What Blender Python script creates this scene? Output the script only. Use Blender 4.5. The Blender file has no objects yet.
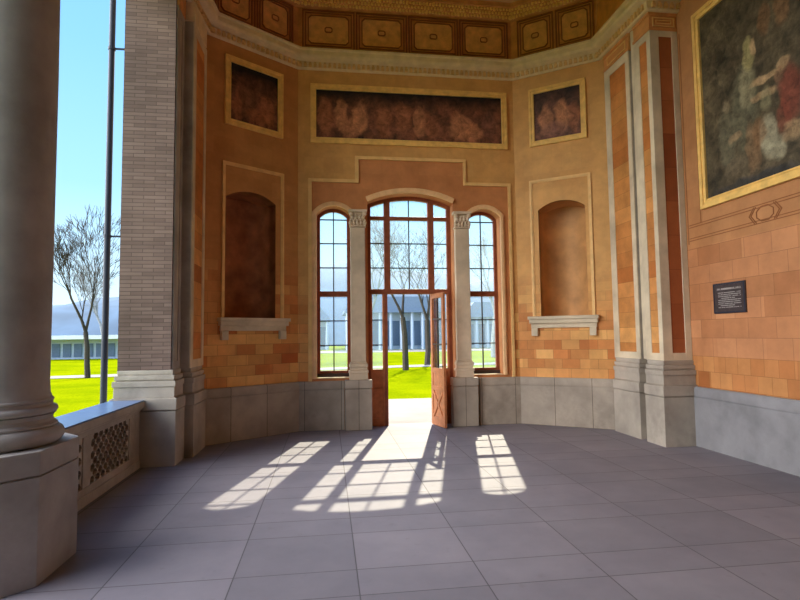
import bpy, bmesh, math, random
from mathutils import Vector, Matrix, geometry
random.seed(7)
S = bpy.context.scene
COL = S.collection

# ------------------------------------------------------------------ camera
F_PX = 534.7
YAW, PITCH, ROLL = 0.1355, 0.0659, -0.0122
CAM = Vector((-1.475, 0.0, 1.6))
fw = Vector((math.sin(YAW)*math.cos(PITCH), math.cos(YAW)*math.cos(PITCH), math.sin(PITCH)))
r0 = Vector((math.cos(YAW), -math.sin(YAW), 0)); u0 = r0.cross(fw)
rt = r0*math.cos(ROLL) + u0*math.sin(ROLL); up = -r0*math.sin(ROLL) + u0*math.cos(ROLL)
cd = bpy.data.cameras.new('camera'); cam = bpy.data.objects.new('camera', cd); COL.objects.link(cam)
cd.sensor_width = 36; cd.lens = F_PX/800*36; cd.clip_end = 2000; cd.clip_start = 0.05
M = Matrix((rt, up, -fw)).transposed().to_4x4(); M.translation = CAM
cam.matrix_world = M
S.camera = cam

# ------------------------------------------------------------------ light
S.view_settings.view_transform = 'Standard'
S.view_settings.look = 'None'
S.view_settings.gamma = 1
S.view_settings.use_curve_mapping = False
S.view_settings.exposure = 0.75
SUN_STRENGTH = 6.4
SKY_STRENGTH = 0.88
SIDE_FILL = 6.6      # brightness added to the unseen sky on the left, filling the interior
sd = bpy.data.lights.new('sun', 'SUN'); sd.energy = SUN_STRENGTH; sd.angle = 0.0095; sd.color = (1, 0.90, 0.68)
so = bpy.data.objects.new('sun', sd); COL.objects.link(so)
so.rotation_euler = Vector((-0.284, -1.137, -1)).to_track_quat('-Z', 'Y').to_euler()
so.location = (6, 25, 20)
w = bpy.data.worlds.new('sky'); S.world = w; w.use_nodes = True
nt = w.node_tree; nt.nodes.clear()
out = nt.nodes.new('ShaderNodeOutputWorld'); bg = nt.nodes.new('ShaderNodeBackground')
tc = nt.nodes.new('ShaderNodeTexCoord'); sx = nt.nodes.new('ShaderNodeSeparateXYZ'); cr = nt.nodes.new('ShaderNodeValToRGB')
nt.links.new(tc.outputs['Generated'], sx.inputs[0]); nt.links.new(sx.outputs['Z'], cr.inputs[0])
mr0 = nt.nodes.new('ShaderNodeMapRange'); mr0.interpolation_type = 'SMOOTHSTEP'
dt = nt.nodes.new('ShaderNodeVectorMath'); dt.operation = 'DOT_PRODUCT'; nt.links.new(tc.outputs['Generated'], dt.inputs[0])
dt.inputs[1].default_value = Vector((-1, -0.05, 0.25)).normalized(); nt.links.new(dt.outputs['Value'], mr0.inputs[0])
mr0.inputs[1].default_value = 0.55; mr0.inputs[2].default_value = 0.85; mr0.inputs[3].default_value = 0; mr0.inputs[4].default_value = 1
mxw = nt.nodes.new('ShaderNodeMix'); mxw.data_type = 'RGBA'
nt.links.new(mr0.outputs[0], mxw.inputs[0]); nt.links.new(cr.outputs[0], mxw.inputs[6])
mxw.inputs[7].default_value = (SIDE_FILL*0.95, SIDE_FILL*0.96, SIDE_FILL, 1)
nt.links.new(mxw.outputs[2], bg.inputs[0]); nt.links.new(bg.outputs[0], out.inputs[0])
bg.inputs[1].default_value = SKY_STRENGTH
e = cr.color_ramp.elements
e[0].position = 0.0; e[0].color = (0.72, 0.88, 1.0, 1)
e[1].position = 0.75; e[1].color = (0.16, 0.42, 0.95, 1)
for p, c in ((0.1, (0.58, 0.82, 1.0, 1)), (0.25, (0.34, 0.66, 1.0, 1)), (0.45, (0.24, 0.55, 1.0, 1))):
    q = e.new(p); q.color = c
try:
    S.cycles.max_bounces = 14; S.cycles.diffuse_bounces = 7; S.cycles.transparent_max_bounces = 12
except Exception:
    pass

# ------------------------------------------------------------------ materials
def lin(r, g, b):
    f = lambda v: (v/255/12.92) if v/255 <= 0.04045 else ((v/255+0.055)/1.055)**2.4
    return (f(r), f(g), f(b), 1)

class N:
    """small wrapper round a node tree"""
    def __init__(s, name, rough=0.7, spec=0.3):
        s.m = bpy.data.materials.new(name); s.m.use_nodes = True; s.t = s.m.node_tree
        s.b = s.t.nodes['Principled BSDF']; s.b.inputs['Roughness'].default_value = rough
        s.b.inputs['Specular IOR Level'].default_value = spec
        s.tc = s.t.nodes.new('ShaderNodeTexCoord')
    def n(s, typ, **kw):
        o = s.t.nodes.new(typ)
        for k, v in kw.items(): setattr(o, k, v)
        return o
    def l(s, a, b): s.t.links.new(a, b)
    def put(s, sock, v):
        if hasattr(v, 'is_output') or hasattr(v, 'links'): s.l(v, sock)
        else: sock.default_value = v
    def noise(s, scale, vec=None, detail=4, rough=0.55, out='Fac'):
        o = s.n('ShaderNodeTexNoise'); o.inputs['Scale'].default_value = scale
        o.inputs['Detail'].default_value = detail; o.inputs['Roughness'].default_value = rough
        s.l(vec if vec is not None else s.tc.outputs['Object'], o.inputs['Vector']); return o.outputs[out]
    def ramp(s, fac, *stops):
        o = s.n('ShaderNodeValToRGB'); s.put(o.inputs[0], fac); el = o.color_ramp.elements
        el[0].position, el[0].color = stops[0]; el[1].position, el[1].color = stops[-1]
        for p, c in stops[1:-1]:
            q = el.new(p); q.color = c
        return o.outputs[0]
    def mix(s, fac, a, b, mode='MIX'):
        o = s.n('ShaderNodeMix', data_type='RGBA', blend_type=mode)
        s.put(o.inputs[0], fac); s.put(o.inputs[6], a); s.put(o.inputs[7], b); return o.outputs[2]
    def math(s, op, a, b=0.0, clamp=False):
        o = s.n('ShaderNodeMath', operation=op, use_clamp=clamp); s.put(o.inputs[0], a); s.put(o.inputs[1], b); return o.outputs[0]
    def xyz(s):
        o = s.n('ShaderNodeSeparateXYZ'); s.l(s.tc.outputs['Object'], o.inputs[0]); return o.outputs
    def vec(s, x, y, z=0.0):
        o = s.n('ShaderNodeCombineXYZ'); s.put(o.inputs[0], x); s.put(o.inputs[1], y); s.put(o.inputs[2], z); return o.outputs[0]
    def brick(s, vec, c1, c2, mortar, bw, bh, ms=0.004, offset=0.5, bias=0.0):
        o = s.n('ShaderNodeTexBrick'); o.offset = offset
        s.l(vec, o.inputs['Vector']); s.put(o.inputs['Color1'], c1); s.put(o.inputs['Color2'], c2); s.put(o.inputs['Mortar'], mortar)
        o.inputs['Scale'].default_value = 1; o.inputs['Mortar Size'].default_value = ms; o.inputs['Mortar Smooth'].default_value = 0.3
        o.inputs['Bias'].default_value = bias; o.inputs['Brick Width'].default_value = bw; o.inputs['Row Height'].default_value = bh
        return o.outputs['Color'], o.outputs['Fac']
    def bump(s, h, strength=0.3, dist=0.01):
        o = s.n('ShaderNodeBump'); o.inputs['Strength'].default_value = strength; o.inputs['Distance'].default_value = dist
        s.l(h, o.inputs['Height']); s.l(o.outputs[0], s.b.inputs['Normal'])
    def base(s, c): s.put(s.b.inputs['Base Color'], c); return s.m

def plain(name, c, rough=0.6, var=0.15, scale=6, spec=0.3, bump=0.0):
    k = N(name, rough, spec)
    d = tuple(v*(1-var) for v in c[:3])+(1,); li = tuple(min(1, v*(1+var)) for v in c[:3])+(1,)
    nz = k.noise(scale); k.base(k.ramp(nz, (0.3, d), (0.7, li)))
    if bump: k.bump(k.noise(scale*8), bump)
    return k.m

def stone(name, c, slab=None, dirty=0.35, rough=0.65):
    """grey stone with soft blotches; slab = (width, height) draws joints"""
    k = N(name, rough, 0.35)
    d = tuple(v*0.72 for v in c[:3])+(1,); li = tuple(min(1, v*1.12) for v in c[:3])+(1,)
    col = k.ramp(k.noise(2.3, detail=6), (0.3, d), (0.65, li))
    col = k.mix(k.math('MULTIPLY', k.ramp(k.noise(1.1, detail=8, rough=0.7), (0.52, (0, 0, 0, 1)), (0.7, (1, 1, 1, 1))), dirty), col, (0.06, 0.05, 0.04, 1))
    if slab:
        x = k.xyz()
        bc, bf = k.brick(k.vec(x[0], x[2]), (1, 1, 1, 1), (0.86, 0.86, 0.86, 1), (0.35, 0.33, 0.3, 1), slab[0], slab[1], 0.006, 0.0)
        col = k.mix(1.0, col, bc, 'MULTIPLY')
    k.bump(k.noise(30, detail=8), 0.15, 0.005)
    return k.base(col)

def tile_wall(name, zones, plaster_z, plaster, blotch=0.25, fade=0.25):
    """zones: (z_top, c1, c2, brick_w, brick_h); above plaster_z a painted plaster with a faint block pattern"""
    k = N(name, 0.6, 0.3); x = k.xyz(); v = k.vec(x[0], x[2])
    cols = []
    for zt, c1, c2, bw, bh in zones:
        mo = tuple(0.55*(a+b)/2 for a, b in zip(c1[:3], c2[:3]))+(1,)
        c, f = k.brick(v, c1, c2, mo, bw, bh, 0.003)
        # second, larger random layer so that runs of tiles differ
        c3, f3 = k.brick(k.vec(k.math('ADD', x[0], 0.31), x[2]), (0.72, 0.62, 0.5, 1), (1.12, 1.1, 1.05, 1), (1, 1, 1, 1), bw*1.93, bh, 0.0, 0.37)
        cols.append((zt, k.mix(0.85, c, c3, 'MULTIPLY')))
    p1, p2 = plaster
    mo = tuple(0.86*(a+b)/2 for a, b in zip(p1[:3], p2[:3]))+(1,)
    pc, pf = k.brick(v, p1, p2, mo, 0.34, 0.28, 0.002)
    pc = k.mix(0.55, pc, k.ramp(k.noise(1.7, detail=7), (0.3, p1), (0.7, p2)))
    res = cols[0][1]
    for i in range(1, len(cols)):
        res = k.mix(k.math('GREATER_THAN', x[2], cols[i-1][0]), res, cols[i][1])
    mr = k.n('ShaderNodeMapRange'); k.l(x[2], mr.inputs[0]); mr.inputs[1].default_value = plaster_z; mr.inputs[2].default_value = plaster_z+fade
    res = k.mix(mr.outputs[0], res, pc)
    bl = k.ramp(k.noise(3.1, detail=8, rough=0.65), (0.25, (1-blotch,)*3+(1,)), (0.75, (1+blotch*0.4,)*3+(1,)))
    res = k.mix(1.0, res, bl, 'MULTIPLY')
    k.bump(k.noise(25, detail=6), 0.08, 0.005)
    return k.base(res)

OCHRE1, OCHRE2 = (0.68, 0.345, 0.105, 1), (0.78, 0.43, 0.145, 1)
MAT = {}
MAT['apse'] = tile_wall('apse_tile', [(9, (0.64, 0.20, 0.045, 1), (0.88, 0.50, 0.17, 1), 0.30, 0.165)], 1.55, (OCHRE1, OCHRE2), fade=1.2)
MAT['apse_shaded'] = tile_wall('apse_tile_shaded', [(9, (0.60, 0.15, 0.035, 1), (0.90, 0.52, 0.17, 1), 0.32, 0.165)], 1.7, ((0.52, 0.225, 0.068, 1), (0.64, 0.31, 0.10, 1)), fade=1.4)  # upper plaster darkened: the left wall's shade is in its colour
MAT['panel_red'] = tile_wall('window_panel_plaster', [(9, (0.45, 0.19, 0.07, 1), (0.50, 0.22, 0.08, 1), 0.4, 0.3)], 0.5, ((0.56, 0.215, 0.075, 1), (0.66, 0.275, 0.10, 1)))
MAT['niche'] = plain('niche_plaster', (0.62, 0.32, 0.12, 1), 0.6, 0.22, 3)
MAT['niche_shaded'] = plain('niche_plaster_shaded', (0.42, 0.15, 0.055, 1), 0.6, 0.35, 4)  # darker copy of the niche plaster, with the left niche's shade in its colour
MAT['hall'] = tile_wall('hall_tile', [(1.26, (0.48, 0.175, 0.055, 1), (0.62, 0.30, 0.11, 1), 0.21, 0.21), (9, (0.54, 0.235, 0.105, 1), (0.60, 0.28, 0.13, 1), 0.42, 0.252)],
                        2.772, ((0.48, 0.21, 0.08, 1), (0.56, 0.265, 0.11, 1)), fade=0.02)
MAT['mould'] = plain('ochre_moulding', (0.84, 0.54, 0.21, 1), 0.5, 0.12)
MAT['arch_band'] = plain('peach_arch_band', (0.86, 0.53, 0.26, 1), 0.55, 0.12)
MAT['gold'] = plain('gilt_frame', (0.88, 0.56, 0.17, 1), 0.42, 0.15, 9)
MAT['plinth'] = stone('plinth_stone', (0.44, 0.365, 0.285, 1), (0.62, 3.0))
MAT['plinth_blue'] = stone('hall_plinth_stone', (0.27, 0.262, 0.268, 1), (1.9, 3.0), dirty=0.15)
MAT['pier'] = stone('pier_stone', (0.43, 0.375, 0.305, 1), None)
MAT['cream'] = stone('cream_stone', (0.68, 0.57, 0.40, 1), None, dirty=0.1)
MAT['column'] = stone('column_stone', (0.37, 0.335, 0.305, 1), None, dirty=0.18)
MAT['window_column'] = stone('window_column_stone', (0.66, 0.52, 0.36, 1), None, dirty=0.12)
MAT['cornice'] = plain('cornice_stone', (0.78, 0.62, 0.38, 1), 0.6, 0.12)
MAT['dentil'] = plain('dentil_stone', (0.76, 0.50, 0.22, 1), 0.6, 0.2, 12)
MAT['attic'] = plain('attic_plaster', (0.66, 0.30, 0.105, 1), 0.55, 0.2, 5)
MAT['attic_rib'] = plain('attic_rib', (0.32, 0.11, 0.04, 1), 0.5, 0.15, 5)
MAT['attic_light'] = plain('attic_light_field', (0.76, 0.40, 0.155, 1), 0.55, 0.2, 7)
MAT['inlay'] = tile_wall('inlay_orange', [(9, (0.58, 0.20, 0.05, 1), (0.82, 0.42, 0.14, 1), 0.37, 0.24)], 9.5, (OCHRE1, OCHRE2), blotch=0.4)
MAT['inlay_red'] = tile_wall('inlay_red', [(9, (0.36, 0.10, 0.035, 1), (0.48, 0.16, 0.055, 1), 0.9, 0.5)], 9.5, (OCHRE1, OCHRE2))
MAT['wood'] = plain('door_wood', (0.50, 0.18, 0.07, 1), 0.45, 0.2, 10)
MAT['wood_dark'] = plain('window_wood', (0.29, 0.085, 0.04, 1), 0.45, 0.2, 10)
MAT['lead'] = plain('dark_glazing_bar', (0.06, 0.04, 0.035, 1), 0.5, 0.1)
MAT['dark'] = plain('dark_metal', (0.02, 0.025, 0.045, 1), 0.5, 0.1)
MAT['line'] = plain('painted_line', (0.26, 0.09, 0.03, 1), 0.6, 0.15)
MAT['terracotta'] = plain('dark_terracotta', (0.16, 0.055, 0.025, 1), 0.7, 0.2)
MAT['cap_sky_tint'] = plain('sky_tinted_coping', (0.10, 0.16, 0.29, 1), 0.3, 0.1, 6)  # blue stands for the sky reflected in the stone coping
MAT['ceiling'] = plain('ceiling_plaster', (0.66, 0.42, 0.21, 1), 0.7, 0.15, 2)
MAT['white'] = plain('pale_render', (0.40, 0.48, 0.60, 1), 0.7, 0.06)  # bluish tint puts distance haze into the house walls
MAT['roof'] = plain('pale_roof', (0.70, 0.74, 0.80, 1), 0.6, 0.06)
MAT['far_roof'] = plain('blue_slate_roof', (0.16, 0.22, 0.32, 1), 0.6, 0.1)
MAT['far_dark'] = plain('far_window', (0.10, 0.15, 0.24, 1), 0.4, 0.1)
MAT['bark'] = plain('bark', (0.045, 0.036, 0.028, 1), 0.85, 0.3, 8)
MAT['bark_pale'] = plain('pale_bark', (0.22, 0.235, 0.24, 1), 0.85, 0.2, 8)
MAT['hill'] = plain('wooded_hill', (0.07, 0.125, 0.20, 1), 0.9, 0.25, 0.09)  # aerial haze is put into this blue base colour
MAT['path'] = plain('pale_gravel', (0.29, 0.27, 0.25, 1), 1.0, 0.08, 1.5, spec=0.0)
MAT['bulb'] = plain('plaque_letters', (0.34, 0.31, 0.29, 1), 0.5, 0.1)
MAT['plaque'] = plain('plaque_bronze', (0.055, 0.038, 0.038, 1), 0.5, 0.25, 20)

def brick_pier_mat():
    k = N('grey_brick', 0.8, 0.2); x = k.xyz()
    c, f = k.brick(k.vec(k.math('ADD', x[0], x[1]), x[2]), (0.165, 0.11, 0.09, 1), (0.235, 0.16, 0.132, 1), (0.12, 0.082, 0.066, 1), 0.27, 0.05, 0.005)
    c = k.mix(1.0, c, k.ramp(k.noise(1.2, detail=6), (0.3, (0.75,)*3+(1,)), (0.7, (1.1,)*3+(1,))), 'MULTIPLY')
    k.bump(k.math('SUBTRACT', 1.0, f), 0.5, 0.006)
    return k.base(c)
MAT['brick'] = brick_pier_mat()

def floor_mat():
    k = N('floor_slabs', 0.6, 0.18); x = k.xyz()
    fac = []
    cols = []
    for y0, lo in ((3.42, 0.80), (3.79, 0.88)):
        v = k.vec(k.math('ADD', x[1], 10.5-y0), k.math('ADD', x[0], 2.10+8.2))
        c, f = k.brick(v, (lo, lo, lo, 1), (1.08, 1.06, 1.05, 1), (0.9, 0.9, 0.9, 1), 1.05, 0.82, 0.005, 0.0)
        cols.append(c); fac.append(f)
    c = k.mix(1.0, (0.225, 0.212, 0.245, 1), k.mix(0.5, cols[0], cols[1]), 'MULTIPLY')
    c = k.mix(1.0, c, k.ramp(k.noise(1.3, detail=9, rough=0.62), (0.3, (0.84, 0.83, 0.84, 1)), (0.7, (1.1, 1.08, 1.05, 1))), 'MULTIPLY')
    c = k.mix(k.ramp(k.noise(9, detail=5), (0.62, (0, 0, 0, 1)), (0.8, (0.3, 0.3, 0.3, 1))), c, (0.12, 0.10, 0.10, 1))
    jf = k.math('MAXIMUM', fac[0], fac[1])
    c = k.mix(k.math('MULTIPLY', jf, 0.75), c, (0.06, 0.052, 0.055, 1))
    k.bump(k.math('SUBTRACT', 1.0, jf), 0.35, 0.004)
    return k.base(c)
MAT['floor'] = floor_mat()

def grass_mat():
    k = N('lawn_grass', 1.0, 0.0)
    c = k.ramp(k.noise(0.35, detail=10, rough=0.7), (0.3, (0.115, 0.165, 0.001, 1)), (0.55, (0.185, 0.225, 0.001, 1)), (0.75, (0.25, 0.275, 0.002, 1)))
    c = k.mix(1.0, c, k.ramp(k.noise(14, detail=4), (0.3, (0.8,)*3+(1,)), (0.7, (1.1,)*3+(1,))), 'MULTIPLY')
    k.bump(k.noise(40), 0.4, 0.03)
    return k.base(c)
MAT['grass'] = grass_mat()

def glass_mat():
    k = N('dusty_glass'); t = k.t
    tr = k.n('ShaderNodeBsdfTransparent'); tr.inputs[0].default_value = (0.98, 1.0, 1.0, 1)
    tl = k.n('ShaderNodeBsdfTranslucent'); tl.inputs[0].default_value = (0.62, 0.82, 1.0, 1)
    gl = k.n('ShaderNodeBsdfGlossy'); gl.inputs['Roughness'].default_value = 0.03
    m1 = k.n('ShaderNodeMixShader'); m1.inputs[0].default_value = 0.06
    k.l(tr.outputs[0], m1.inputs[1]); k.l(tl.outputs[0], m1.inputs[2])
    m2 = k.n('ShaderNodeMixShader'); m2.inputs[0].default_value = 0.035
    k.l(m1.outputs[0], m2.inputs[1]); k.l(gl.outputs[0], m2.inputs[2])
    k.l(m2.outputs[0], t.nodes['Material Output'].inputs['Surface'])
    return k.m
MAT['glass'] = glass_mat()

def painting_mat(name, blobs, ground_lo, ground_hi, warp=0.12, scale=3.0, dark_top=None):
    """a painted scene: warped noise ground with soft brushed patches (x, z, rx, rz, colour, strength)"""
    k = N(name, 0.5, 0.3)
    nz = k.n('ShaderNodeTexNoise'); nz.inputs['Scale'].default_value = 4.5; nz.inputs['Detail'].default_value = 5
    k.l(k.tc.outputs['Object'], nz.inputs['Vector'])
    sb = k.n('ShaderNodeVectorMath', operation='SUBTRACT'); k.l(nz.outputs['Color'], sb.inputs[0]); sb.inputs[1].default_value = (0.5, 0.5, 0.5)
    sc = k.n('ShaderNodeVectorMath', operation='SCALE'); k.l(sb.outputs[0], sc.inputs[0]); sc.inputs['Scale'].default_value = warp
    ad = k.n('ShaderNodeVectorMath', operation='ADD'); k.l(k.tc.outputs['Object'], ad.inputs[0]); k.l(sc.outputs[0], ad.inputs[1])
    sp = k.n('ShaderNodeSeparateXYZ'); k.l(ad.outputs[0], sp.inputs[0])
    c = k.ramp(k.noise(scale, ad.outputs[0], 8, 0.65), (0.3, ground_lo), (0.72, ground_hi))
    if dark_top:
        z0, z1, dc = dark_top
        mr = k.n('ShaderNodeMapRange'); k.l(sp.outputs[2], mr.inputs[0]); mr.inputs[1].default_value = z0; mr.inputs[2].default_value = z1
        c = k.mix(mr.outputs[0], c, dc)
    for bx_, bz_, rx, rz, bc, st in blobs:
        dx = k.math('DIVIDE', k.math('SUBTRACT', sp.outputs[0], bx_), rx)
        dz = k.math('DIVIDE', k.math('SUBTRACT', sp.outputs[2], bz_), rz)
        d = k.math('ADD', k.math('MULTIPLY', dx, dx), k.math('MULTIPLY', dz, dz))
        mr = k.n('ShaderNodeMapRange', interpolation_type='SMOOTHSTEP'); k.l(d, mr.inputs[0])
        mr.inputs[1].default_value = 0.35; mr.inputs[2].default_value = 1.25; mr.inputs[3].default_value = st; mr.inputs[4].default_value = 0
        c = k.mix(mr.outputs[0], c, bc)
    c = k.mix(0.8, c, k.ramp(k.noise(9, ad.outputs[0], 8, 0.72), (0.32, (0.25,)*3+(1,)), (0.68, (1.6,)*3+(1,))), 'MULTIPLY')
    return k.base(c)

# ------------------------------------------------------------------ mesh helpers
class MB:
    def __init__(s): s.v = []; s.f = []; s.mi = []; s.cur = 0
    def add(s, vs, fs):
        n = len(s.v); s.v += [tuple(p) for p in vs]
        for f in fs: s.f.append([n+i for i in f]); s.mi.append(s.cur)
    def box(s, x0, x1, y0, y1, z0, z1):
        if x0 > x1: x0, x1 = x1, x0
        if y0 > y1: y0, y1 = y1, y0
        s.add([(x, y, z) for z in (z0, z1) for y in (y0, y1) for x in (x0, x1)],
              [(0, 2, 3, 1), (4, 5, 7, 6), (0, 1, 5, 4), (2, 6, 7, 3), (0, 4, 6, 2), (1, 3, 7, 5)])
    def prism(s, poly, y0, y1, holes=()):
        """polygon in (x, z) with holes, pushed from y0 to y1"""
        loops = [[Vector((p[0], p[1], 0)) for p in l] for l in [poly, *holes]]
        tri = geometry.tessellate_polygon(loops)
        flat = [p for l in loops for p in l]; n = len(flat)
        vs = [(p.x, y0, p.y) for p in flat]+[(p.x, y1, p.y) for p in flat]
        fs = [tuple(t) for t in tri]+[tuple(n+i for i in reversed(t)) for t in tri]
        k = 0
        for l in loops:
            m = len(l)
            for i in range(m):
                a, b = k+i, k+(i+1) % m; fs.append((a, b, b+n, a+n))
            k += m
        s.add(vs, fs)
    def band(s, pts, w0, w1, y0, y1, closed=False):
        """strip following a polyline in (x, z) between two offsets to its left"""
        n = len(pts); L = []; R = []
        for i in range(n):
            p = Vector(pts[i][:2])
            a = Vector(pts[i-1]) if (i > 0 or closed) else None; b = Vector(pts[(i+1) % n]) if (i < n-1 or closed) else None
            d1 = (p-a).normalized() if a is not None else None; d2 = (b-p).normalized() if b is not None else None
            if d1 is None: d1 = d2
            if d2 is None: d2 = d1
            n1 = Vector((-d1.y, d1.x)); n2 = Vector((-d2.y, d2.x)); m = (n1+n2)
            m = m/max(0.2, m.dot(n1)) if m.length > 1e-6 else n1
            L.append(p+m*w0); R.append(p+m*w1)
        for i in range(n if closed else n-1):
            j = (i+1) % n
            q = [L[i], L[j], R[j], R[i]]
            s.add([(p.x, y0, p.y) for p in q]+[(p.x, y1, p.y) for p in q],
                  [(0, 1, 2, 3), (7, 6, 5, 4), (0, 4, 5, 1), (1, 5, 6, 2), (2, 6, 7, 3), (3, 7, 4, 0)])
    def sweep(s, path, prof):
        """profile of (out, z) pushed along a plan path; out is to the right of travel... the room side"""
        n = len(path); rows = []
        for i in range(n):
            p = Vector(path[i]); d1 = (p-Vector(path[i-1])).normalized() if i else None
            d2 = (Vector(path[i+1])-p).normalized() if i < n-1 else None
            d1 = d1 or d2; d2 = d2 or d1
            n1 = Vector((d1.y, -d1.x)); n2 = Vector((d2.y, -d2.x)); m = n1+n2; m = m/m.dot(n1)
            rows.append([(p.x+m.x*o, p.y+m.y*o, z) for o, z in prof])
        k = len(prof); vs = [q for r in rows for q in r]; fs = []
        for i in range(n-1):
            for j in range(k):
                a = i*k+j; b = i*k+(j+1) % k; fs.append((a, b, b+k, a+k))
        fs.append(tuple(range(k))); fs.append(tuple((n-1)*k+j for j in reversed(range(k))))
        s.add(vs, fs)
    def lathe(s, prof, cx=0, cy=0, seg=48):
        k = len(prof); vs = []
        for i in range(seg):
            a = 2*math.pi*i/seg
            vs += [(cx+r*math.cos(a), cy+r*math.sin(a), z) for r, z in prof]
        fs = []
        for i in range(seg):
            j = (i+1) % seg
            for q in range(k-1): fs.append((i*k+q, j*k+q, j*k+q+1, i*k+q+1))
        fs.append(tuple(i*k for i in reversed(range(seg)))); fs.append(tuple(i*k+k-1 for i in range(seg)))
        s.add(vs, fs)
    def tube(s, a, b, ra, rb, seg=6):
        a = Vector(a); b = Vector(b); d = (b-a).normalized()
        u = d.orthogonal().normalized(); v = d.cross(u); vs = []
        for p, r in ((a, ra), (b, rb)):
            for i in range(seg):
                t = 2*math.pi*i/seg; vs.append(p+u*(r*math.cos(t))+v*(r*math.sin(t)))
        s.add(vs, [(i, (i+1) % seg, seg+(i+1) % seg, seg+i) for i in range(seg)]+[tuple(reversed(range(seg))), tuple(range(seg, 2*seg))])
    def ball(s, c, r, sx=1, sy=1, sz=1, n=8):
        vs = [(c[0], c[1], c[2]-r*sz)]; m = n//2
        for j in range(1, m):
            t = math.pi*j/m-math.pi/2
            for i in range(n):
                a = 2*math.pi*i/n; vs.append((c[0]+sx*r*math.cos(t)*math.cos(a), c[1]+sy*r*math.cos(t)*math.sin(a), c[2]+sz*r*math.sin(t)))
        vs.append((c[0], c[1], c[2]+r*sz)); fs = []
        for i in range(n): fs.append((0, 1+(i+1) % n, 1+i)); fs.append((len(vs)-1, 1+(m-2)*n+i, 1+(m-2)*n+(i+1) % n))
        for j in range(m-2):
            for i in range(n): a = 1+j*n+i; b = 1+j*n+(i+1) % n; fs.append((a, b, b+n, a+n))
        s.add(vs, fs)
    def build(s, name, mats, parent=None, at=None, rz=0.0, smooth=False, bevel=0.0, fix=True):
        me = bpy.data.meshes.new(name); me.from_pydata(s.v, [], s.f)
        mats = mats if isinstance(mats, (list, tuple)) else [mats]
        for m in mats: me.materials.append(MAT[m] if isinstance(m, str) else m)
        for p, i in zip(me.polygons, s.mi): p.material_index = i; p.use_smooth = smooth
        me.update()
        if fix:
            bm = bmesh.new(); bm.from_mesh(me); bmesh.ops.recalc_face_normals(bm, faces=bm.faces); bm.to_mesh(me); bm.free()
        o = bpy.data.objects.new(name, me); COL.objects.link(o)
        if parent: o.parent = parent
        if at: o.location = at
        o.rotation_euler[2] = rz
        if bevel:
            b = o.modifiers.new('edge', 'BEVEL'); b.width = bevel; b.segments = 2; b.limit_method = 'ANGLE'; b.angle_limit = 0.6
        if smooth:
            try: me.set_sharp_from_angle(angle=math.radians(35))
            except Exception: pass
        return o

def tag(o, label=None, cat=None, group=None, kind=None):
    if label: o['label'] = label
    if cat: o['category'] = cat
    if group: o['group'] = group
    if kind: o['kind'] = kind
    return o
def thing(name, label, cat, at=(0, 0, 0), rz=0.0, group=None, kind=None):
    o = bpy.data.objects.new(name, None); COL.objects.link(o); o.empty_display_size = 0.2
    o.location = at; o.rotation_euler[2] = rz
    return tag(o, label, cat, group, kind)

# ------------------------------------------------------------------ plan of the place
D = 9.3568; HW = 1.9754; SA = 0.6212; PX = 3.24; LX = -3.43; RX = 3.70
SLEN = 1.62
ZC = 6.33                       # underside of the cornice
ZT = 7.75                       # ceiling
FRONT = ((0, D, 0), 0.0)
SR = ((HW, D, 0), -SA)          # local x runs away from the corner to the right
SL = ((-HW, D, 0), SA)          # local x negative to the left
HALL = ((RX, 7.05, 0), -math.pi/2)

def arch(x0, x1, zs, zc, n=14):
    """points from (x0, zs) over the crown zc to (x1, zs)"""
    c = (x0+x1)/2; h = (x1-x0)/2; r = zc-zs; R = (h*h+r*r)/(2*r); a = math.asin(min(1, h/R))
    return [(c+R*math.sin(-a+2*a*i/n), zc-R+R*math.cos(-a+2*a*i/n)) for i in range(n+1)]

# ================================================================== SETTING
# floor
mb = MB(); mb.box(-4.3, 3.75, -9, 7.4, -0.16, 0); mb.box(-3.6, 3.5, 7.4, 9.36, -0.16, 0); mb.box(-0.9, 0.9, 9.36, 9.75, -0.16, 0)
tag(mb.build('floor', 'floor'), 'grey stone slab floor striped with window sunlight', 'floor', kind='structure')

# front wall of the apse
wl, wr = (-1.655, -1.065), (1.065, 1.665)
dl, dr = -0.765, 0.785
SLt, SRt, zlo = -1.76, 1.85, 4.33
step = [(SLt, 0), (SLt, zlo), (-0.94, zlo), (-0.94, 4.757), (1.01, 4.757), (1.01, zlo), (SRt, zlo), (SRt, 0)]
door_notch = [(dl, 0)]+arch(dl, dr, 3.97, 4.14)+[(dr, 0)]
winhole = lambda a: [(a[0], 0.87)]+arch(a[0], a[1], 3.74, 3.885)+[(a[1], 0.87)]
mb = MB(); TH = 0.25
mb.prism([(-HW, 0)]+step+[(HW, 0), (HW, 6.7), (-HW, 6.7)], 0, TH)
mb.cur = 1
mb.prism(step+list(reversed(door_notch)), 0, TH, [winhole(wl), winhole(wr)])
wf = mb.build('wall_front', ['apse', 'panel_red'], at=FRONT[0])
tag(wf, 'ochre end wall with arched door and two tall side windows', 'wall', kind='structure')
mb = MB()
mb.band(step, -0.022, 0.022, -0.035, 0.0); mb.band(step, 0.022, 0.04, -0.018, 0.0)
mb.build('stepped_moulding', 'mould', wf)
mb = MB()
mb.band(arch(dl+0.005, dr-0.005, 3.975, 4.145), 0.0, 0.075, -0.05, 0.02); mb.band(arch(dl+0.005, dr-0.005, 3.975, 4.145), 0.075, 0.095, -0.03, 0.02)
mb.build('arch_moulding', 'arch_band', wf, bevel=0.008)
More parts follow.
